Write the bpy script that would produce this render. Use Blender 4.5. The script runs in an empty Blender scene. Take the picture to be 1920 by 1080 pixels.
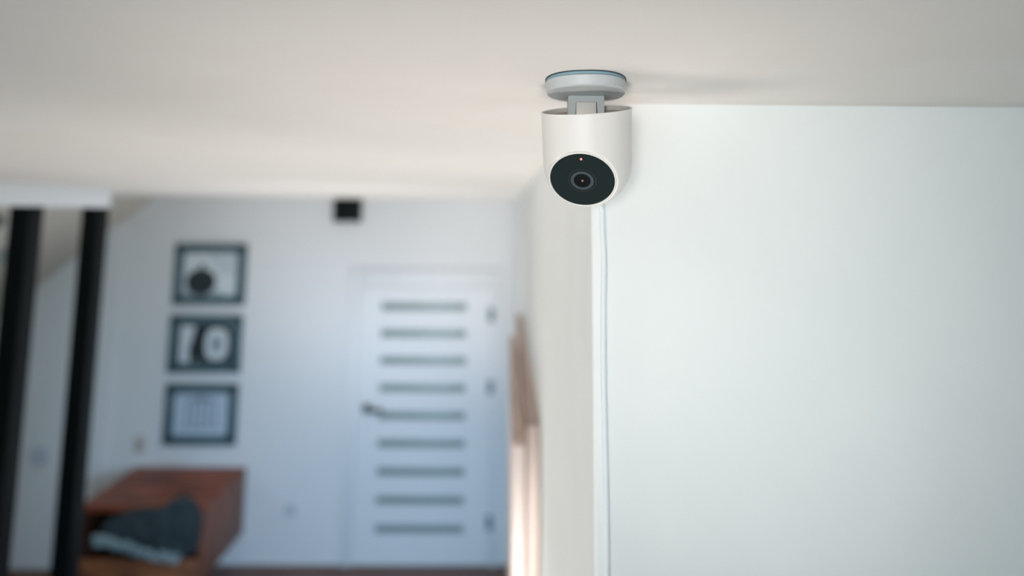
import bpy, bmesh, math, random
from math import radians, sin, cos, pi, atan, sqrt
from mathutils import Vector, Matrix, Euler

random.seed(7)
S = bpy.context.scene
COL = S.collection

# ------------------------------------------------------------------ camera
EYE = 2.315
FPX, PY = 1200.0, 256.0                 # focal length in pixels, optical centre row (the photo is a crop)
cam_d = bpy.data.cameras.new('camera')
cam = bpy.data.objects.new('camera', cam_d)
COL.objects.link(cam)
S.camera = cam
cam_d.sensor_width = 36.0
cam_d.lens = FPX / 1920 * 36
cam_d.shift_y = (PY - 540) / 1920
cam_d.clip_start = 0.02
pitch = atan(FPX / 9756.0)
Mcam = Matrix.Rotation(radians(-0.57), 3, 'Z') @ Matrix.Rotation(pi / 2 + pitch, 3, 'X') @ Matrix.Rotation(radians(0.4), 3, 'Z')
cam.matrix_world = Matrix.Translation((0, 0, EYE)) @ Mcam.to_4x4()
cam_d.dof.use_dof = True
cam_d.dof.focus_distance = 0.515
cam_d.dof.aperture_fstop = 1.9

# ------------------------------------------------------------------ world, lights, exposure
w = bpy.data.worlds.new('world')
S.world = w
w.use_nodes = True
w.node_tree.nodes['Background'].inputs[0].default_value = (0.45, 0.62, 0.8, 1)
w.node_tree.nodes['Background'].inputs[1].default_value = 0.35
S.view_settings.view_transform = 'Standard'
S.view_settings.look = 'None'
S.view_settings.gamma = 1
S.view_settings.use_curve_mapping = False
S.view_settings.exposure = 0.0


def aim(o, target):
    o.rotation_euler = (Vector(target) - o.location).to_track_quat('-Z', 'Y').to_euler()


def area(name, loc, target, sx, sy, power, colour, spread=180):
    l = bpy.data.lights.new(name, 'AREA')
    l.shape = 'RECTANGLE'; l.size = sx; l.size_y = sy
    l.energy = power; l.color = colour; l.spread = radians(spread)
    o = bpy.data.objects.new(name, l)
    COL.objects.link(o); o.location = loc; aim(o, target)
    return o


def spot(name, loc, target, power, colour, angle, blend, radius):
    l = bpy.data.lights.new(name, 'SPOT')
    l.energy = power; l.color = colour; l.spot_size = radians(angle); l.spot_blend = blend
    l.shadow_soft_size = radius
    o = bpy.data.objects.new(name, l)
    COL.objects.link(o); o.location = loc; aim(o, target)
    return o


# daylight areas at the windows, and unseen fill spots added to brighten single surfaces
LIGHTS = [
    ('area', 'side_window_fill', (1.42, -0.9, 1.5), (0.0, 0.6, 2.3), 1.0, 1.2, 3.2, (0.74, 0.92, 1.0)),  # unseen window light added to lift the body's dark side
    ('area', 'window_daylight', (-0.9, -1.85, 1.45), (0.1, 1.0, 2.1), 1.5, 1.3, 16, (0.7, 0.9, 1)),
    ('area', 'roof_daylight', (-2.95, 3.1, 1.85), (-2.3, 4.4, 0.6), 0.9, 0.8, 5, (0.7, 0.92, 1)),
    ('spot', 'far_cool_fill', (-0.3, 1.5, 0.95), (-1.1, 4.5, 0.25), 170, (0.44, 0.7, 1), 75, 1.0, 0.35),  # unseen fill added to blue the lower back wall
    ('spot', 'far_warm_fill', (-0.5, 1.0, 1.3), (-0.9, 4.58, 2.25), 65, (1, 0.9, 0.82), 60, 1.0, 0.2),  # added warm spot without a fixture, for the upper back wall
    ('spot', 'landing_up_fill', (-0.9, 3.3, 0.3), (-0.85, 3.35, 2.42), 112, (0.95, 0.98, 1), 120, 1.0, 0.3),  # invented spot near the floor, lifts the far ceiling
    ('spot', 'front_fill', (-0.35, -1.3, 2.28), (0.09, 0.6, 2.36), 50, (1, 0.96, 0.93), 34, 1.0, 0.15),  # level front fill added to reach the hinge fork; no pendant hangs there
    ('spot', 'up_fill', (-0.45, 1.5, 0.75), (-0.45, 1.6, 2.42), 52, (0.98, 0.98, 0.96), 100, 1.0, 0.4),  # unseen fill added below the frame to brighten the middle ceiling
    ('spot', 'near_wall_fill', (0.1, -0.45, 1.75), (0.23, 0.62, 2.16), 17, (0.93, 0.98, 0.97), 33, 1.0, 0.2),  # added spot, narrow cone dims the near wall's edges like lens vignetting
    ('spot', 'side_wall_fill', (-1.4, 0.6, 1.2), (0.08, 1.0, 1.8), 52, (1, 0.94, 0.89), 80, 1.0, 0.3),  # unseen fill added for the receding side wall
    ('spot', 'ceiling_fill', (0.0, -0.1, 1.3), (0.0, 0.5, 2.425), 23, (1, 0.92, 0.87), 32, 1.0, 0.12),  # added narrow spot: bright ceiling middle, dimmer corners, no fixture
    ('spot', 'far_ceiling_fill', (-0.35, 0.3, 1.2), (-0.28, 0.95, 2.425), 1.89, (1, 0.94, 0.88), 48, 1.0, 0.2),  # faint broad fill added for the ceiling farther off
    ('spot', 'half_wall_fill', (-0.03, -0.1, 1.2), (0.04, 1.5, 1.45), 115, (1, 0.97, 0.95), 26, 1.0, 0.1),  # added spot to brighten the half wall fronts
]
for L in LIGHTS:
    (area if L[0] == 'area' else spot)(*L[1:])

# ------------------------------------------------------------------ materials
def s2l(c):
    return tuple((v / 12.92 if v <= 0.04045 else ((v + 0.055) / 1.055) ** 2.4) for v in [x / 255 for x in c]) + (1,)


def mat(name, rgb, rough=0.5, metal=0.0, noise=None, bump=0.0, bscale=60, coat=0, spec=0.5):
    m = bpy.data.materials.new(name)
    m.use_nodes = True
    nt = m.node_tree
    b = nt.nodes['Principled BSDF']
    b.inputs['Base Color'].default_value = s2l(rgb)
    b.inputs['Roughness'].default_value = rough
    b.inputs['Metallic'].default_value = metal
    b.inputs['Specular IOR Level'].default_value = spec
    b.inputs['Coat Weight'].default_value = coat
    tc = nt.nodes.new('ShaderNodeTexCoord')
    if noise:
        n = nt.nodes.new('ShaderNodeTexNoise'); n.inputs['Scale'].default_value = noise[1]
        n.inputs['Detail'].default_value = 4
        mp = nt.nodes.new('ShaderNodeMapping'); mp.inputs['Scale'].default_value = noise[2] if len(noise) > 2 else (1, 1, 1)
        nt.links.new(tc.outputs['Object'], mp.inputs[0]); nt.links.new(mp.outputs[0], n.inputs['Vector'])
        r = nt.nodes.new('ShaderNodeValToRGB')
        r.color_ramp.elements[0].position = 0.35; r.color_ramp.elements[1].position = 0.65
        r.color_ramp.elements[0].color = s2l(noise[0]); r.color_ramp.elements[1].color = s2l(rgb)
        nt.links.new(n.outputs[0], r.inputs[0]); nt.links.new(r.outputs[0], b.inputs['Base Color'])
    if bump:
        n2 = nt.nodes.new('ShaderNodeTexNoise'); n2.inputs['Scale'].default_value = bscale
        n2.inputs['Detail'].default_value = 3
        nt.links.new(tc.outputs['Object'], n2.inputs['Vector'])
        bp = nt.nodes.new('ShaderNodeBump'); bp.inputs['Strength'].default_value = bump
        bp.inputs['Distance'].default_value = 0.001
        nt.links.new(n2.outputs[0], bp.inputs['Height']); nt.links.new(bp.outputs[0], b.inputs['Normal'])
    return m


def emis(name, rgb, st):
    m = bpy.data.materials.new(name); m.use_nodes = True
    b = m.node_tree.nodes['Principled BSDF']
    b.inputs['Base Color'].default_value = s2l(rgb)
    b.inputs['Emission Color'].default_value = s2l(rgb)
    b.inputs['Emission Strength'].default_value = st
    return m


M = {
    'wall': mat('white_wall_paint', (236, 238, 236), 0.75, noise=((233, 235, 233), 9), bump=0.25, bscale=45),
    'ceiling': mat('ceiling_paint', (236, 231, 225), 0.8, noise=((234, 228, 221), 6), bump=0.3, bscale=38),
    'far_wall': mat('far_wall_paint', (226, 229, 232), 0.8, bump=0.2),
    'rear_wall': mat('rear_wall_paint', (78, 92, 100), 0.8, bump=0.2),  # unseen walls kept dark to cut bounced light
    'slope': mat('slope_paint', (206, 201, 191), 0.8, bump=0.2),
    'door': mat('door_paint', (226, 230, 234), 0.5),
    'glass': mat('frosted_glass', (140, 158, 158), 0.35),
    'black': mat('black_metal', (9, 18, 20), 0.5, spec=0.2),
    'post': mat('dark_post_paint', (4, 14, 18), 0.6, spec=0.2),
    'beam': mat('beam_paint', (226, 232, 236), 0.7),
    'frame': mat('picture_frame_grey', (74, 100, 108), 0.5),
    'frame_dark': mat('picture_frame_corner', (44, 66, 74), 0.5),
    'print_white': mat('print_white', (212, 222, 228), 0.6),
    'print_blue': mat('print_blue', (190, 206, 222), 0.6),
    'print_black': mat('print_black', (26, 40, 46), 0.6),
    'print_grey': mat('print_grey', (120, 140, 150), 0.6),
    'wood': mat('reddish_wood', (156, 80, 44), 0.5, noise=((92, 44, 28), 3.2, (1, 5, 5))),
    'wood_side': mat('side_wood', (132, 82, 62), 0.5, noise=((104, 72, 62), 4, (1, 4, 1))),
    'wood_light': mat('orange_wood', (168, 104, 66), 0.5, noise=((110, 70, 48), 4, (1, 5, 5))),
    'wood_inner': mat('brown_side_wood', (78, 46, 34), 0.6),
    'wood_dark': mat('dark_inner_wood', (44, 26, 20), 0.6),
    'floor': mat('brown_floor_wood', (118, 88, 76), 0.45, noise=((92, 66, 56), 3, (1, 8, 1))),
    'cap': mat('cap_wood', (184, 162, 154), 0.5, noise=((170, 148, 140), 5, (6, 1, 6))),
    'cap_edge': mat('cap_edge_wood', (206, 182, 162), 0.5),
    'panel': mat('panel_paint', (238, 222, 214), 0.6),
    'blanket': mat('grey_blanket', (52, 64, 68), 0.95, noise=((34, 44, 48), 22), bump=0.8, bscale=120),
    'fringe': mat('blanket_fringe', (132, 152, 156), 0.95),
    'plastic': mat('white_plastic', (224, 221, 216), 0.35),
    'lip': mat('plastic_lip', (226, 220, 214), 0.4),
    'grey_plastic': mat('grey_plastic', (186, 192, 192), 0.42),
    'recess': mat('recess_plastic', (190, 176, 168), 0.5),
    'pad': mat('blue_grey_pad', (130, 162, 174), 0.6),
    'gasket': mat('dark_gasket', (34, 48, 54), 0.6),
    'face': mat('black_face', (13, 30, 32), 0.6, spec=0.15),
    'ring1': mat('lens_ring_dark', (18, 28, 30), 0.4),
    'ring2': mat('lens_ring_slate', (50, 64, 70), 0.35),
    'lens': mat('lens_black', (2, 9, 12), 0.4, spec=0.12),
    'glint': mat('lens_glint', (190, 120, 126), 0.2),  # reddish reflection in the lens, put in as colour
    'led': emis('led_red', (255, 110, 90), 2.5),
    'cable': mat('white_cable', (226, 232, 236), 0.45),
    'socket': mat('socket_plastic', (196, 204, 214), 0.5),
    'switch': mat('switch_plastic', (188, 180, 172), 0.5),
    'cupboard': mat('cupboard_paint', (196, 206, 210), 0.6),
    'blind': emis('roof_window_blind', (150, 186, 198), 0.22),  # faint glow stands in for daylight through the blind
    'shade_panel': mat('shade_panel_grey', (84, 98, 96), 0.6),  # dark tone standing in for shade on the slope
    'window_frame': mat('window_frame_paint', (150, 156, 152), 0.6),
}

# ------------------------------------------------------------------ helpers
def sharp(me, ang=35):
    bm = bmesh.new(); bm.from_mesh(me)
    for f in bm.faces: f.smooth = True
    a = radians(ang)
    for e in bm.edges:
        if len(e.link_faces) == 2:
            e.smooth = e.calc_face_angle(0) < a
        else:
            e.smooth = False
    bm.to_mesh(me); bm.free()


def build(name, bm, m, parent=None, loc=(0, 0, 0), smooth=True):
    bmesh.ops.recalc_face_normals(bm, faces=bm.faces)
    me = bpy.data.meshes.new(name)
    bm.to_mesh(me); bm.free()
    ms = m if isinstance(m, (list, tuple)) else [m]
    for x in ms: me.materials.append(M[x])
    if smooth: sharp(me)
    o = bpy.data.objects.new(name, me)
    COL.objects.link(o)
    o.location = loc
    if parent: o.parent = parent
    return o


def tag(o, label=None, cat=None, group=None, kind=None):
    if label: o['label'] = label
    if cat: o['category'] = cat
    if group: o['group'] = group
    if kind: o['kind'] = kind
    return o


def empty(name, loc):
    o = bpy.data.objects.new(name, None)
    o.empty_display_size = 0.05
    COL.objects.link(o); o.location = loc
    return o


def box(bm, x0, x1, y0, y1, z0, z1, bev=0.0, seg=2, mi=0):
    r = bmesh.ops.create_cube(bm, size=1)
    vs = r['verts']
    for v in vs:
        v.co = Vector(((x0 + x1) / 2 + v.co.x * (x1 - x0), (y0 + y1) / 2 + v.co.y * (y1 - y0), (z0 + z1) / 2 + v.co.z * (z1 - z0)))
    fs = {f for v in vs for f in v.link_faces}
    for f in fs: f.material_index = mi
    if bev:
        es = {e for v in vs for e in v.link_edges}
        bmesh.ops.bevel(bm, geom=list(es), offset=bev, segments=seg, affect='EDGES', profile=0.5)
    return bm


def bx(*a, **k):
    return box(bmesh.new(), *a, **k)


def prism(bm, pts, y0, y1, mi=0):
    """outline in XZ extruded along Y"""
    a = [bm.verts.new((x, y0, z)) for x, z in pts]
    b = [bm.verts.new((x, y1, z)) for x, z in pts]
    n = len(pts)
    fs = [bm.faces.new(a), bm.faces.new(b[::-1])]
    for i in range(n):
        fs.append(bm.faces.new((a[i], a[(i + 1) % n], b[(i + 1) % n], b[i])))
    for f in fs: f.material_index = mi
    return bm


def lathe(bm, prof, c, ax, seg=64, sx=1.0, sy=1.0, power=2.0, ux=None, mi=0):
    """profile of (radius, height) revolved about axis ax at c; optional oval scaling in the ux / uy directions"""
    ax = Vector(ax).normalized()
    ux = Vector(ux if ux else ((1, 0, 0) if abs(ax.x) < 0.9 else (0, 1, 0)))
    ux = (ux - ax * ux.dot(ax)).normalized()
    uy = ax.cross(ux)
    rings = []
    for r, h in prof:
        if r < 1e-9:
            rings.append([bm.verts.new(Vector(c) + ax * h)])
        else:
            ring = []
            for i in range(seg):
                t = 2 * pi * i / seg
                cx, cy = cos(t), sin(t)
                k = (abs(cx) ** power + abs(cy) ** power) ** (-1 / power)
                ring.append(bm.verts.new(Vector(c) + ux * (r * cx * k * sx) + uy * (r * cy * k * sy) + ax * h))
            rings.append(ring)
    for A, B in zip(rings[:-1], rings[1:]):
        for i in range(seg):
            j = (i + 1) % seg
            if len(A) == 1 and len(B) == 1: continue
            if len(A) == 1: f = bm.faces.new((A[0], B[i], B[j]))
            elif len(B) == 1: f = bm.faces.new((A[i], A[j], B[0]))
            else: f = bm.faces.new((A[i], A[j], B[j], B[i]))
            f.material_index = mi
    return bm


def tube(bm, pts, r, seg=10, mi=0):
    pts = [Vector(p) for p in pts]
    rings = []
    for i, p in enumerate(pts):
        d = (pts[min(i + 1, len(pts) - 1)] - pts[max(i - 1, 0)]).normalized()
        u = d.cross(Vector((0, 1, 0)))
        if u.length < 1e-4: u = d.cross(Vector((1, 0, 0)))
        u.normalize(); v = d.cross(u)
        rings.append([bm.verts.new(p + u * r * cos(2 * pi * k / seg) + v * r * sin(2 * pi * k / seg)) for k in range(seg)])
    for A, B in zip(rings[:-1], rings[1:]):
        for i in range(seg):
            j = (i + 1) % seg
            bm.faces.new((A[i], A[j], B[j], B[i])).material_index = mi
    bm.faces.new(rings[0][::-1]); bm.faces.new(rings[-1])
    return bm


def catmull(P, n=8):
    P = [Vector(p) for p in P]
    P = [P[0] * 2 - P[1]] + P + [P[-1] * 2 - P[-2]]
    out = []
    for i in range(1, len(P) - 2):
        for k in range(n):
            t = k / n
            a, b, c, d = P[i - 1], P[i], P[i + 1], P[i + 2]
            out.append(0.5 * ((2 * b) + (c - a) * t + (2 * a - 5 * b + 4 * c - d) * t * t + (3 * b - a - 3 * c + d) * t ** 3))
    out.append(P[-2])
    return out


# ------------------------------------------------------------------ the room
H = 2.425          # flat ceiling height
YB = 4.58          # back wall
XW = 0.0835        # face of the block on the right, receding to the back wall
YN = 0.623         # its near face
XK = -4.2          # knee wall under the roof slope
XS = -2.48         # where the flat ceiling breaks into the roof slope
SL = 0.853
YR = -2.0          # rear wall, behind the camera
XE = 1.5


def struct(o, label=None):
    return tag(o, label, kind='structure')


struct(build('wall_right', bx(XW, XE, YN, YB + 0.1, 0, H + 0.06, bev=0.0045, seg=4), 'wall'), 'smooth white wall block filling one side, with an outer corner')
fl = struct(build('floor', bx(XK, XE, YR, YB + 0.1, -0.08, -0.012), 'floor'), 'brown wooden floor along the white back wall')
struct(build('ceiling', bx(XS, XE + 0.1, YR - 0.1, YB + 0.1, H, H + 0.1), 'ceiling'), 'flat off-white painted ceiling')
struct(build('wall_back', bx(XS - 0.22, XW, YB, YB + 0.1, 0, H + 0.02), 'far_wall'), 'white back wall around the door')
# the end of the back wall under the roof slope stands a little proud
zk = H + SL * (XK - XS)
z7 = H + SL * (-2.70 - XS)
struct(build('wall_end', prism(bmesh.new(), [(XK, 0), (-2.70, 0), (-2.70, z7 + 0.03), (XK, zk + 0.03)], YB - 0.05, YB + 0.1), 'far_wall', smooth=False), 'wall stretch under the sloping roof')
# sloping ceiling
struct(build('ceiling_slope', prism(bmesh.new(), [(XS, H), (XK - 0.05, zk - SL * 0.05), (XK - 0.12, zk + 0.04), (XS, H + 0.1)], YR, YB + 0.1), 'slope', smooth=False), 'sloping attic ceiling behind the dark posts')
struct(build('wall_left', bx(XK - 0.1, XK, YR, YB, 0, zk), 'far_wall'), 'low knee wall under the roof slope')
# rear wall with a window opening
bm = bmesh.new()
box(bm, XK, -1.75, YR - 0.12, YR, 0, H); box(bm, -0.05, XE, YR - 0.12, YR, 0, H)
box(bm, -1.75, -0.05, YR - 0.12, YR, 0, 0.75); box(bm, -1.75, -0.05, YR - 0.12, YR, 2.15, H)
struct(build('wall_rear', bm, 'rear_wall'))
bm = bmesh.new()
box(bm, XE, XE + 0.1, YR, -1.5, 0, H); box(bm, XE, XE + 0.1, -0.3, YN, 0, H)
box(bm, XE, XE + 0.1, -1.5, -0.3, 0, 0.85); box(bm, XE, XE + 0.1, -1.5, -0.3, 2.15, H)
struct(build('wall_side', bm, 'rear_wall'))


def window(name, x0, x1, y0, y1, z0, z1, along):
    r = empty(name, ((x0 + x1) / 2, (y0 + y1) / 2, z0)); struct(r)
    o = Vector(r.location)
    bm = bmesh.new(); t = 0.05
    def b(a0, a1, c0, c1):
        if along == 'x': box(bm, a0 - o.x, a1 - o.x, y0 - o.y, y1 - o.y, c0 - o.z, c1 - o.z)
        else: box(bm, x0 - o.x, x1 - o.x, a0 - o.y, a1 - o.y, c0 - o.z, c1 - o.z)
    a0, a1 = (x0, x1) if along == 'x' else (y0, y1)
    b(a0, a0 + t, z0, z1); b(a1 - t, a1, z0, z1); b(a0 + t, a1 - t, z0, z0 + t); b(a0 + t, a1 - t, z1 - t, z1)
    b((a0 + a1) / 2 - t / 2, (a0 + a1) / 2 + t / 2, z0 + t, z1 - t)
    build('window_frame', bm, 'door', r)
    return r


window('window_1', -1.75, -0.05, YR - 0.09, YR - 0.03, 0.75, 2.15, 'x')
window('window_2', XE + 0.03, XE + 0.08, -1.5, -0.3, 0.85, 2.15, 'y')

# roof window in the slope
th = math.atan(SL)
rw = empty('window_3', (-2.90, 3.2, H + SL * (-2.90 - XS))); struct(rw, 'pale roof window in the sloping ceiling')
rw.rotation_euler = (0, -th, 0)
bm = bmesh.new()
L, W = 1.1, 1.15
box(bm, -L, 0, -W / 2, W / 2, -0.006, 0.01)
build('blind', bm, 'blind', rw)
bm = bmesh.new()
box(bm, 0, 0.06, -W / 2 - 0.05, W / 2 + 0.05, -0.012, 0.01); box(bm, -L - 0.05, -L, -W / 2 - 0.05, W / 2 + 0.05, -0.012, 0.01)
box(bm, -L, 0, W / 2, W / 2 + 0.05, -0.012, 0.01); box(bm, -L, 0, -W / 2 - 0.05, -W / 2, -0.012, 0.01)
build('window_frame', bm, 'window_frame', rw)
build('shade_panel', bx(0.06, 0.36, -W / 2 - 0.05, 0.20, -0.045, 0.005, bev=0.006), 'shade_panel', rw)  # added dark panel where the slope above the window is shaded

# floor planks running along X
mesh_cache = {}
pw = 0.14
row = 0
y = 0.62
while y < YB - 0.001:
    y1 = min(y + pw, YB)
    x = XK + (row % 3) * 0.45 - 0.9
    while x < XW:
        x1 = x + 1.35
        a, b_ = max(x, XK), min(x1, XW - 0.001)
        if b_ - a > 0.03:
            key = (round(b_ - a, 3), round(y1 - y, 3))
            if key not in mesh_cache:
                bm = bx(0.0012, b_ - a - 0.0012, 0.0012, y1 - y - 0.0012, -0.012, 0, bev=0.0015, seg=1)
                o = build('plank', bm, 'floor', fl, (a, y, 0), smooth=False)
                mesh_cache[key] = o.data
            else:
                o = bpy.data.objects.new('plank', mesh_cache[key]); COL.objects.link(o)
                o.parent = fl; o.location = (a, y, 0)
        x = x1
    y += pw; row += 1

# white lintel beam hung under the ceiling, and dark posts under it
struct(build('beam', bx(-1.99, -1.85, YR, 3.04, 2.337, H, bev=0.004), 'beam'), 'white beam under the ceiling above the dark posts')
P = (('dark blue-black vertical post nearer the framed pictures, under the end of the white beam', 2.957),
     ('wider-looking dark blue-black vertical post farther from the framed pictures', 2.53))
for lab, y0 in P:
    o = build('partition_post', bx(-0.08, 0, 0, 0.078, 0, 2.337, bev=0.004), 'post', loc=(-1.85, y0, 0))
    tag(o, lab, 'post', 'dark partition posts')

# ------------------------------------------------------------------ door_1
dr = empty('door_1', (-0.545, YB, 0)); struct(dr, 'white interior door with nine frosted horizontal panes')
ox = -0.545
LX0, LX1, LZ = -1.005 - ox, -0.095 - ox, 1.815
bm = bmesh.new()
box(bm, LX0 - 0.075, LX0 - 0.003, -0.017, 0, 0, 1.93, bev=0.003); box(bm, LX1 + 0.003, LX1 + 0.062, -0.017, 0, 0, 1.93, bev=0.003)
box(bm, LX0 - 0.003, LX1 + 0.003, -0.017, 0, LZ + 0.004, 1.93, bev=0.003)
build('door_frame', bm, 'door', dr)
leaf_bm = bmesh.new()
PX0, PX1 = -0.852 - ox, -0.262 - ox
ph = 0.055
zs = [1.680 - i * 0.1812 for i in range(9)]
# leaf as rails and stiles so that the panes sit recessed
box(leaf_bm, LX0, PX0, -0.014, 0, 0.006, LZ); box(leaf_bm, PX1, LX1, -0.014, 0, 0.006, LZ)
edges = [LZ] + [v for z in zs for v in (z + ph / 2, z - ph / 2)] + [0.006]
for k in range(0, len(edges), 2):
    box(leaf_bm, PX0, PX1, -0.014, 0, edges[k + 1], edges[k])
leaf = build('door_leaf', leaf_bm, 'door', dr, smooth=False)
pane_me = None
for z in zs:
    if pane_me is None:
        p = build('pane', bx(PX0 + 0.001, PX1 - 0.001, -0.006, 0, -ph / 2, ph / 2, bev=0.002), 'glass', leaf, (0, 0, z))
        pane_me = p.data
    else:
        p = bpy.data.objects.new('pane', pane_me); COL.objects.link(p); p.parent = leaf; p.location = (0, 0, z)
bm = bmesh.new()
lathe(bm, [(0, 0), (0.028, 0), (0.028, -0.008), (0.012, -0.01), (0.012, -0.045), (0, -0.045)], (-0.932 - ox, -0.014, 1.005), (0, 1, 0), 24)
box(bm, -0.945 - ox, -0.815 - ox, -0.068, -0.05, 0.985, 1.007, bev=0.006)
h = build('door_handle', bm, 'black', dr); h['label'] = 'black lever handle'
for z in (1.626, 1.144, 0.273):
    bm = bmesh.new()
    lathe(bm, [(0, -0.045), (0.009, -0.045), (0.009, 0.045), (0, 0.045)], (0, 0, 0), (0, 0, 1), 16)
    box(bm, -0.022, 0.022, 0.004, 0.012, -0.045, 0.045, bev=0.002)
    hg = build('hinge', bm, 'print_grey', dr, (-0.09 - ox, -0.024, z))

# ------------------------------------------------------------------ black box high on the wall
t = empty('wall_vent', (-1.11, YB, 2.262)); tag(t, 'small square black vent cover on the white wall right under the ceiling', 'vent')
build('housing', bx(-0.096, 0.096, -0.05, -0.001, 0, 0.158, bev=0.004), 'black', t)
bm = bmesh.new()
for k in range(5):
    box(bm, -0.08, 0.08, -0.056, -0.0495, 0.018 + k * 0.026, 0.036 + k * 0.026, bev=0.002)
build('louvers', bm, 'black', t)

# ------------------------------------------------------------------ pictures
def picture(cx, z0, z1, w, label):
    r = empty('framed_picture', (cx, YB, z0)); tag(r, label, 'picture', 'framed pictures hung one above another')
    hh = z1 - z0; t = 0.062
    bm = bmesh.new()
    def bar(a, b, c, d, mi=0): box(bm, a, b, -0.024, -0.001, c, d, bev=0.003, mi=mi)
    bar(-w / 2, w / 2, 0, t); bar(-w / 2, w / 2, hh - t, hh)
    bar(-w / 2, -w / 2 + t, t, hh - t); bar(w / 2 - t, w / 2, t, hh - t)
    build('frame', bm, 'frame', r)
    c = 0.05
    for sx in (-1, 1):
        for z in (t * 0.55, hh - t * 0.55):
            x = sx * (w / 2 - t * 0.6)
            o = build('corner_block', bx(x - c / 2, x + c / 2, -0.028, -0.023, z - c / 2, z + c / 2, bev=0.002), 'frame_dark', r)
    return r, -w / 2 + t, w / 2 - t, t, hh - t


def flat(bm, pts, mi, y=-0.0125):
    return prism(bm, pts, y, -0.011, mi)


def oval(cx, cz, rx, rz, n=24, p=2.0):
    o = []
    for i in range(n):
        a = 2 * pi * i / n
        k = (abs(cos(a)) ** p + abs(sin(a)) ** p) ** (-1 / p)
        o.append((cx + rx * cos(a) * k, cz + rz * sin(a) * k))
    return o


def rect(a, b, c, d): return [(a, c), (b, c), (b, d), (a, d)]


CX = -2.052
# top
r, a, b, c, d = picture(CX, 1.684, 2.101, 0.498, 'grey framed print of a dark round fruit shape, topmost of three')
bm = bmesh.new(); box(bm, a, b, -0.011, -0.002, c, d, mi=0)
cx_, cz_ = -0.062, 0.155
flat(bm, oval(cx_, cz_, 0.105, 0.092, 28), 1)
flat(bm, [(cx_ - 0.012, cz_ + 0.09), (cx_ + 0.014, cz_ + 0.09), (cx_ + 0.02, cz_ + 0.135), (cx_ + 0.0, cz_ + 0.13)], 1)
flat(bm, [(a + 0.005, c + 0.012), (b - 0.09, c + 0.012), (b - 0.10, c + 0.028), (a + 0.005, c + 0.03)], 2, -0.0118)
for k in range(5):
    zz = d - 0.03 - k * 0.028
    x = 0.0 + 0.012 * k
    while x < b - 0.03:
        wd = random.uniform(0.012, 0.03)
        flat(bm, [(x, zz), (x + wd, zz + 0.004), (x + wd, zz + 0.012), (x, zz + 0.009)], 2, -0.0119)
        x += wd + random.uniform(0.006, 0.016)
build('print', bm, ['print_white', 'print_black', 'print_grey'], r, smooth=False)
# middle
r, a, b, c, d = picture(CX - 0.004, 1.231, 1.616, 0.498, 'grey framed black print with white bar and rounded ring, middle of three')
bm = bmesh.new(); box(bm, a, b, -0.011, -0.002, c, d, mi=0)
flat(bm, [(a + 0.012, c + 0.008), (a + 0.085, c + 0.002), (a + 0.075, c + 0.09), (a + 0.115, d - 0.012), (a + 0.015, d - 0.01)], 1)
flat(bm, oval(0.078, (c + d) / 2 - 0.003, 0.076, 0.104, 32, 3.2), 1)
flat(bm, oval(0.078, (c + d) / 2 - 0.003, 0.030, 0.052, 24, 3.5), 2, -0.0137)
flat(bm, rect(a + 0.12, a + 0.135, c + 0.01, c + 0.022), 1)
flat(bm, rect(b - 0.03, b - 0.012, d - 0.022, d - 0.01), 1)
build('print', bm, ['print_black', 'print_white', 'print_grey'], r, smooth=False)
# bottom
r, a, b, c, d = picture(CX - 0.004, 0.760, 1.160, 0.492, 'grey framed pale blue print with faint column lines, lowest of three')
bm = bmesh.new(); box(bm, a, b, -0.011, -0.002, c, d, mi=0)
for k in range(5):
    x = -0.098 + k * 0.047
    flat(bm, rect(x, x + 0.014, c + 0.065, d - 0.07), 1)
flat(bm, rect(-0.125, 0.125, c + 0.048, c + 0.058), 1); flat(bm, rect(-0.11, 0.11, d - 0.062, d - 0.054), 1)
flat(bm, [(-0.10, d - 0.05), (0.10, d - 0.05), (0.0, d - 0.018)], 1, -0.0118)
build('print', bm, ['print_blue', 'print_grey'], r, smooth=False)

# ------------------------------------------------------------------ wooden crate cabinet with a blanket
cr = empty('wooden_box_cabinet', (-2.085, YB, 0)); tag(cr, 'reddish brown open-fronted wooden box cabinet below the three pictures', 'cabinet')
X0, X1, Y0, Y1 = -0.385, 0.355, -0.60, -0.004
Z0, Z1 = 0.205, 0.617
T = 0.03
for k in range(4):
    ya = Y0 + (Y1 - Y0) * k / 4; yb = Y0 + (Y1 - Y0) * (k + 1) / 4
    o = build('top_board', bx(X0, X1, ya + 0.001, yb - 0.001, Z1 - T, Z1, bev=0.003), 'wood', cr)
build('side_panel', bx(X1 - T, X1, Y0, Y1, Z0, Z1 - T, bev=0.002), 'wood_side', cr)
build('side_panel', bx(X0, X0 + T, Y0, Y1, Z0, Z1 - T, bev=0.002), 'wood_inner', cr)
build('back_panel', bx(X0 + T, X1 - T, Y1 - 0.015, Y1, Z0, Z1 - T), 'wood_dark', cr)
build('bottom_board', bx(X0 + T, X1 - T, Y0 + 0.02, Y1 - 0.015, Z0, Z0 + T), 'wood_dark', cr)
build('front_rail', bx(X0 + T, X1 - T, Y0, Y0 + 0.02, Z0, Z0 + 0.125, bev=0.002), 'wood_light', cr)
build('plinth', bx(X0 + 0.2, X1 - 0.2, Y0 + 0.2, Y1 - 0.1, 0, Z0), 'wood_dark', cr)

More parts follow.
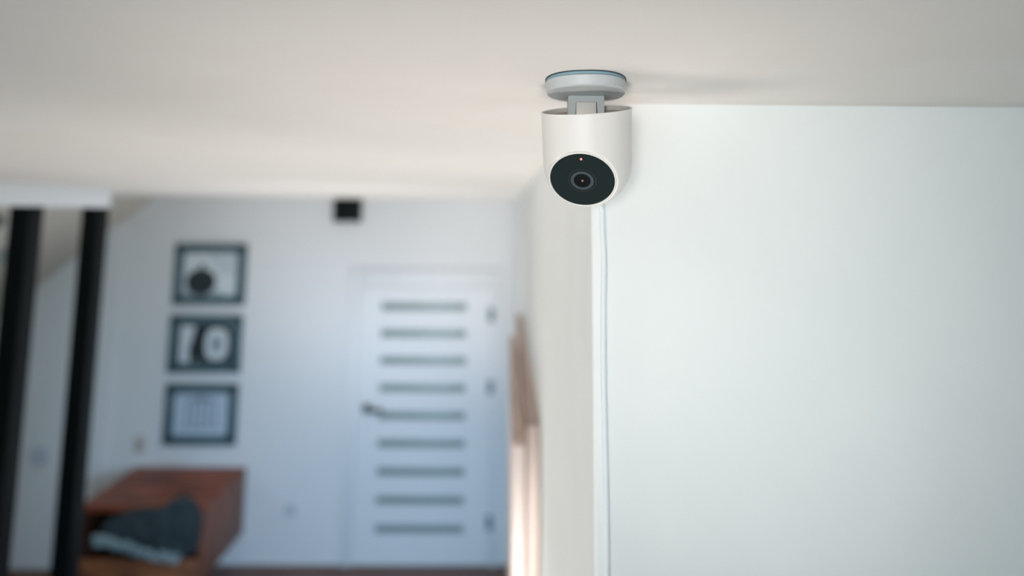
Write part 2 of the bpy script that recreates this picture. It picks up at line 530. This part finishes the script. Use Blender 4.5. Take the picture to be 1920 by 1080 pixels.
# blanket: a crumpled slab with an uneven outline, bulging out of the open front
out = [(-0.225, 0.49), (-0.205, 0.542), (-0.155, 0.572), (-0.066, 0.615), (0.0, 0.624), (0.071, 0.624), (0.125, 0.635), (0.165, 0.668),
       (0.225, 0.692), (0.285, 0.682), (0.318, 0.650), (0.345, 0.61), (0.352, 0.52), (0.345, 0.43), (0.320, 0.385), (0.255, 0.362),
       (0.137, 0.375), (-0.036, 0.415), (-0.126, 0.445), (-0.187, 0.455)]
pts = [(v.x, v.z) for v in catmull([(x, 0, z) for x, z in out + [out[0]]], 4)][:-1]
bl = empty('blanket', (-2.085, YB - 0.64, 0)); tag(bl, 'dark grey fuzzy blanket bulging out of the open wooden box cabinet', 'blanket')
from mathutils import noise as mnoise
bm = bmesh.new()
cx0 = sum(p[0] for p in pts) / len(pts); cz0 = sum(p[1] for p in pts) / len(pts)
def bl_ring(k, yoff, wob):
    ring = []
    for x, z in pts:
        px, pz = cx0 + (x - cx0) * k, cz0 + (z - cz0) * k
        n = mnoise.noise(Vector((px * 9, pz * 9, yoff * 3)))
        ring.append(bm.verts.new((px, yoff + n * wob, pz)))
    return ring
rings = [bl_ring(0.93, 0.035, 0.0), bl_ring(1.0, 0.01, 0.006), bl_ring(0.97, -0.012, 0.012)] + [bl_ring(k, -0.028 - 0.03 * (1 - k), 0.03) for k in (0.85, 0.7, 0.52, 0.34, 0.16)]
for A, B in zip(rings[:-1], rings[1:]):
    for i in range(len(pts)):
        j = (i + 1) % len(pts); bm.faces.new((A[i], A[j], B[j], B[i]))
bm.faces.new(rings[0]); bm.faces.new(rings[-1])
build('cloth', bm, 'blanket', bl)
bm = bmesh.new()
low = [(-0.200, 0.484), (-0.16, 0.478), (-0.115, 0.466), (-0.05, 0.452), (0.042, 0.428), (0.134, 0.404), (0.21, 0.392), (0.262, 0.380)]
path = catmull([(x, -0.062, z) for x, z in low], 6)
for i, p in enumerate(path):
    for k in range(3):
        q = Vector((p.x + random.uniform(-.014, .014), p.y + random.uniform(-.012, .006), p.z + random.uniform(-.018, .022)))
        bmesh.ops.create_icosphere(bm, subdivisions=1, radius=random.uniform(0.011, 0.018), matrix=Matrix.Translation(q))
o = build('tassels', bm, 'fringe', bl); o['kind'] = 'stuff'

# ------------------------------------------------------------------ switch and sockets
def plate(name, x, z, w_, h_, y, label, cat, m='socket', rnd=False):
    r = empty(name, (x, y, z)); tag(r, label, cat)
    bm = bmesh.new()
    if rnd: lathe(bm, [(0, -0.001), (w_ / 2, -0.001), (w_ / 2, -0.008), (w_ / 2 - 0.004, -0.011), (0, -0.011)], (0, 0, 0), (0, 1, 0), 32)
    else: box(bm, -w_ / 2, w_ / 2, -0.010, -0.001, -h_ / 2, h_ / 2, bev=0.003)
    build('cover_plate', bm, m, r)
    bm = bmesh.new()
    if cat == 'switch': box(bm, -w_ * .3, w_ * .3, -0.014, -0.009, -h_ * .3, h_ * .3, bev=0.002)
    else: lathe(bm, [(0, -0.0095), (0.017, -0.0095), (0.021, -0.0125), (0.024, -0.0125), (0.024, -0.0095)], (0, 0, 0), (0, 1, 0), 24)
    build('rocker' if cat == 'switch' else 'insert', bm, m, r)


plate('light_switch', -2.459, 0.76, 0.06, 0.10, YB, 'small beige light switch on the wall between post and lowest picture', 'switch', 'switch')
plate('wall_socket', -1.421, 0.348, 0.085, 0.085, YB, 'round pale socket low on the back wall between box cabinet and door', 'socket', 'socket', True)
plate('wall_socket', -3.09, 0.70, 0.13, 0.13, YB - 0.05, 'faint round socket on the wall seen between the two dark posts', 'socket', 'socket', True)

# ------------------------------------------------------------------ capped half walls along the side wall
HW = (('white half wall with brown wooden cap, tight against the side wall and longer', 0.0530, 0.0832, 1.585, 3.21),
      ('shorter white half wall with brown wooden cap, standing away from the side wall', 0.0195, 0.0475, 1.45, 2.64))
for lab, x0, x1, y0, y1 in HW:
    r = empty('half_wall', ((x0 + x1) / 2, y0, 0)); tag(r, lab, 'half wall', 'wooden-capped half walls')
    hw = (x1 - x0) / 2
    build('panel', bx(-hw + 0.001, hw - 0.0005, 0, y1 - y0, 0, 1.822, bev=0.002), 'panel', r)
    bm = bx(-hw, hw - 0.0003, -0.003, y1 - y0 + 0.003, 1.822, 1.835, bev=0.002)
    build('wooden_cap', bm, 'cap', r)
    build('edge_strip', bx(hw - 0.007, hw - 0.0004, -0.003, y1 - y0 + 0.003, 1.8351, 1.838, bev=0.0008), 'cap_edge', r)

# ------------------------------------------------------------------ the security camera under the ceiling
sc = empty('security_camera', (0.0667, 0.535, H)); tag(sc, 'white dome-bottomed security camera with black face hanging from the ceiling mount', 'security camera')
O = Vector(sc.location)


def ray(x, y):
    return (Mcam @ Vector(((x - 960) / FPX, -(y - PY) / FPX, -1))).normalized()


# mount: oval pad on the ceiling, thick oval base, slightly tipped so that its near edge hangs lower
MB = Vector((-0.0010, -0.0165, 0))
MX = (cos(radians(-9)), sin(radians(-9)), 0)
bm = bmesh.new()
lathe(bm, [(0, 0), (0.0342, 0), (0.0342, -0.0008), (0, -0.0008)], MB, (0, 0, 1), 96, 0.965, 1.28, 2.35, ux=MX)
build('gasket', bm, 'gasket', sc)
bm = bmesh.new()
lathe(bm, [(0, -0.0006), (0.0336, -0.0006), (0.0336, -0.0026), (0, -0.0026)], MB, (0, 0, 1), 96, 0.965, 1.28, 2.35, ux=MX)
build('adhesive_pad', bm, 'pad', sc)
bm = bmesh.new()
lathe(bm, [(0, 0), (0.0330, 0), (0.0338, -0.0008), (0.0334, -0.0078), (0.0326, -0.0088), (0.031, -0.0092), (0.0, -0.0092)],
      (0, 0, 0), (0, 0, 1), 96, 0.965, 1.28, 2.35, ux=MX)
base = build('base', bm, 'grey_plastic', sc, MB + Vector((0, 0, -0.0018)))
base.rotation_euler = (radians(1.2), 0, 0)

# body
dv = ray(1101, 300)                                  # line of sight to the body
rt = dv.cross(Vector((0, 0, 1))).normalized()
up = rt.cross(dv).normalized()
roll = radians(-0.6)
up2 = up * cos(roll) + rt * sin(roll); rt2 = rt * cos(roll) - up * sin(roll)
tl = radians(9.5)
A = (up2 * cos(tl) - dv * sin(tl)).normalized()      # body axis, top leaning towards the lens
Cb = Vector((0, 0, EYE)) + ray(1101.0, 304.5) * (0.535 / ray(1101.0, 304.5).y)
R = 82.3 / FPX * (0.535 / ray(1101, 308).y) * (Mcam.inverted() @ ray(1101, 308)).z * -1
Lc = R * 1.172
prof = []
for i in range(65):
    a = pi / 2 * i / 64
    prof.append((R * sin(a), -R * cos(a)))
for i in range(1, 65): prof.append((R * (1 + 0.012 * i / 64), Lc * i / 64))
prof += [(R * 1.022, Lc + R * 0.018), (R * 1.018, Lc + R * 0.03), (R * 0.985, Lc + R * 0.028), (R * 0.968, Lc + R * 0.01),
         (R * 0.962, Lc - R * 0.08), (0, Lc - R * 0.08)]
bm = bmesh.new()
lathe(bm, prof, (0, 0, 0), A, 240, ux=rt2)
# slant of the open top, highest on the far side from the lit wall
for v in bm.verts:
    h_ = v.co.dot(A)
    if h_ > Lc * 0.3:
        v.co += A * (v.co.dot(rt2) * math.tan(radians(1.6)) * (h_ - Lc * .3) / (Lc * .7))
nz = 0.79
n = (rt * -0.10 - up * 0.585 - dv * 0.80).normalized()
dist = R * 0.66
rc = R * 0.745                                       # outer radius of the thin white rim round the face
e1 = (rt - n * rt.dot(n)).normalized(); e2 = n.cross(e1)
if e2.dot(up) < 0: e2 = -e2
cen = n * dist - e1 * R * 0.045
for v in bm.verts:
    if v.co.dot(A) > Lc * 0.9: continue
    q = v.co - cen
    s_ = q.dot(n)
    if s_ < -R * 0.15: continue
    rho = (q - n * s_).length
    g_ = -0.00045 if rho < rc else -0.00045 + (rho - rc) * 1.1
    k_ = R * 0.05
    hh_ = max(k_ - abs(s_ - g_), 0.0) / k_
    v.co += n * (min(s_, g_) - hh_ * hh_ * k_ * 0.25 - s_)
build('body', bm, 'plastic', sc, Cb - O)
bm = bmesh.new()
lathe(bm, [(rc * 0.951, -0.0016), (rc * 0.953, 0.0001), (rc * 0.968, 0.0005), (rc * 0.985, 0.0005), (rc * 1.0, 0.0001), (rc * 1.012, -0.0008), (rc * 1.012, -0.0018), (rc * 0.951, -0.0016)], cen, n, 160, ux=e1)
build('face_rim', bm, 'plastic', sc, Cb - O)
# recessed top: disc and raised rings inside the rim
bm = bmesh.new()
tz = Lc - R * 0.078
Asl = (A - rt2 * math.tan(radians(1.6))).normalized()
lathe(bm, [(0, 0.0004), (R * 0.955, 0.0004), (R * 0.955, -0.0002), (0, -0.0002)], A * tz, Asl, 96)
for rr in (0.36, 0.52, 0.74):
    lathe(bm, [(R * rr, 0.0004), (R * rr, 0.0009), (R * (rr + 0.025), 0.0009), (R * (rr + 0.025), 0.0004)], A * tz, Asl, 64)
build('top_recess', bm, 'recess', sc, Cb - O)

# face: black disc, lens rings, lens, status light
fc = Cb - O + cen
ux, uy = e1, e2
face_r = rc * 0.952
bm = bmesh.new()
lathe(bm, [(0, -0.0012), (face_r, -0.0012), (face_r, -0.0001), (face_r - 0.0002, 0.0001), (0, 0.0001)], fc, n, 160)
face = build('face_plate', bm, 'face', sc)
def disc(r0, r1, h0, h1, m, name, c=None, par=None, seg=96):
    bm = bmesh.new()
    c = fc if c is None else c
    if r0 > 0: pr = [(r0, h0), (r0, h1), (r1, h1), (r1, h0)]
    else: pr = [(0, h0), (r1, h0), (r1, h1), (0, h1)]
    lathe(bm, pr, c, n, seg)
    return build(name, bm, m, par if par else face)
K = face_r / 59.0
lc = fc - uy * (K * 0.5)
disc(K * 24.5, K * 25.8, -0.0001, 0.00025, 'ring1', 'outer_ring', lc)
disc(K * 15.5, K * 21.0, -0.0001, 0.0006, 'ring2', 'lens_ring', lc)
disc(0, K * 15.6, -0.0001, 0.0004, 'lens', 'lens', lc)
disc(0, K * 2.0, 0.0003, 0.0007, 'glint', 'lens_glint', lc + ux * K * 0.5 - uy * K * 0.2, seg=24)
led = disc(0, K * 2.0, -0.0001, 0.0005, 'led', 'status_light', fc + uy * K * 47.5 - ux * K * 1.5, seg=20)
led['label'] = 'tiny glowing red status light'

# hinge: grey fork from the base, white tongue from the body
hy = -0.005
zb = -0.0112
Hc = Vector((0.0001, hy, 0))
bm = bmesh.new()
Hc.z = 0.0002
fork = [(-0.0150, zb + 0.003), (0.0150, zb + 0.003), (0.0150, -0.0345), (0.0092, -0.0345), (0.0092, -0.0156), (-0.0090, -0.0156), (-0.0090, -0.0345), (-0.0152, -0.0345)]
prism(bm, fork, -0.006, 0.005)
bmesh.ops.bevel(bm, geom=list(bm.edges), offset=0.0005, segments=2, affect='EDGES')
build('hinge_fork', bm, 'grey_plastic', sc, Hc)
bm = bx(-0.0084, 0.0086, -0.0044, 0.005, -0.0345, -0.0156, bev=0.0006)
build('hinge_tongue', bm, 'plastic', sc, Hc)
bm = lathe(bmesh.new(), [(0, -0.0145), (0.0018, -0.0145), (0.0018, 0.0145), (0, 0.0145)], (0, 0, -0.0245), (1, 0, 0), 20)
build('hinge_pin', bm, 'grey_plastic', sc, Hc)

# cable: from the back of the body to the wall and down it
pts = [(0.0667, 0.56, 2.335), (0.080, 0.595, 2.333), (0.0925, 0.6185, 2.325), (0.0938, 0.6200, 2.300), (0.0948, 0.6200, 2.270), (0.0938, 0.6200, 2.225),
       (0.0934, 0.6200, 2.17), (0.0942, 0.6200, 2.10), (0.0948, 0.6200, 2.02), (0.0938, 0.6200, 1.9), (0.0945, 0.6200, 1.6), (0.094, 0.6200, 1.2), (0.0945, 0.6200, 0.7), (0.094, 0.62, 0.3), (0.094, 0.62, 0.02)]
o = build('power_cable', tube(bmesh.new(), catmull(pts, 6), 0.0028, 12), 'cable')
tag(o, 'thin white power cable running down the wall corner below the security camera', 'cable')
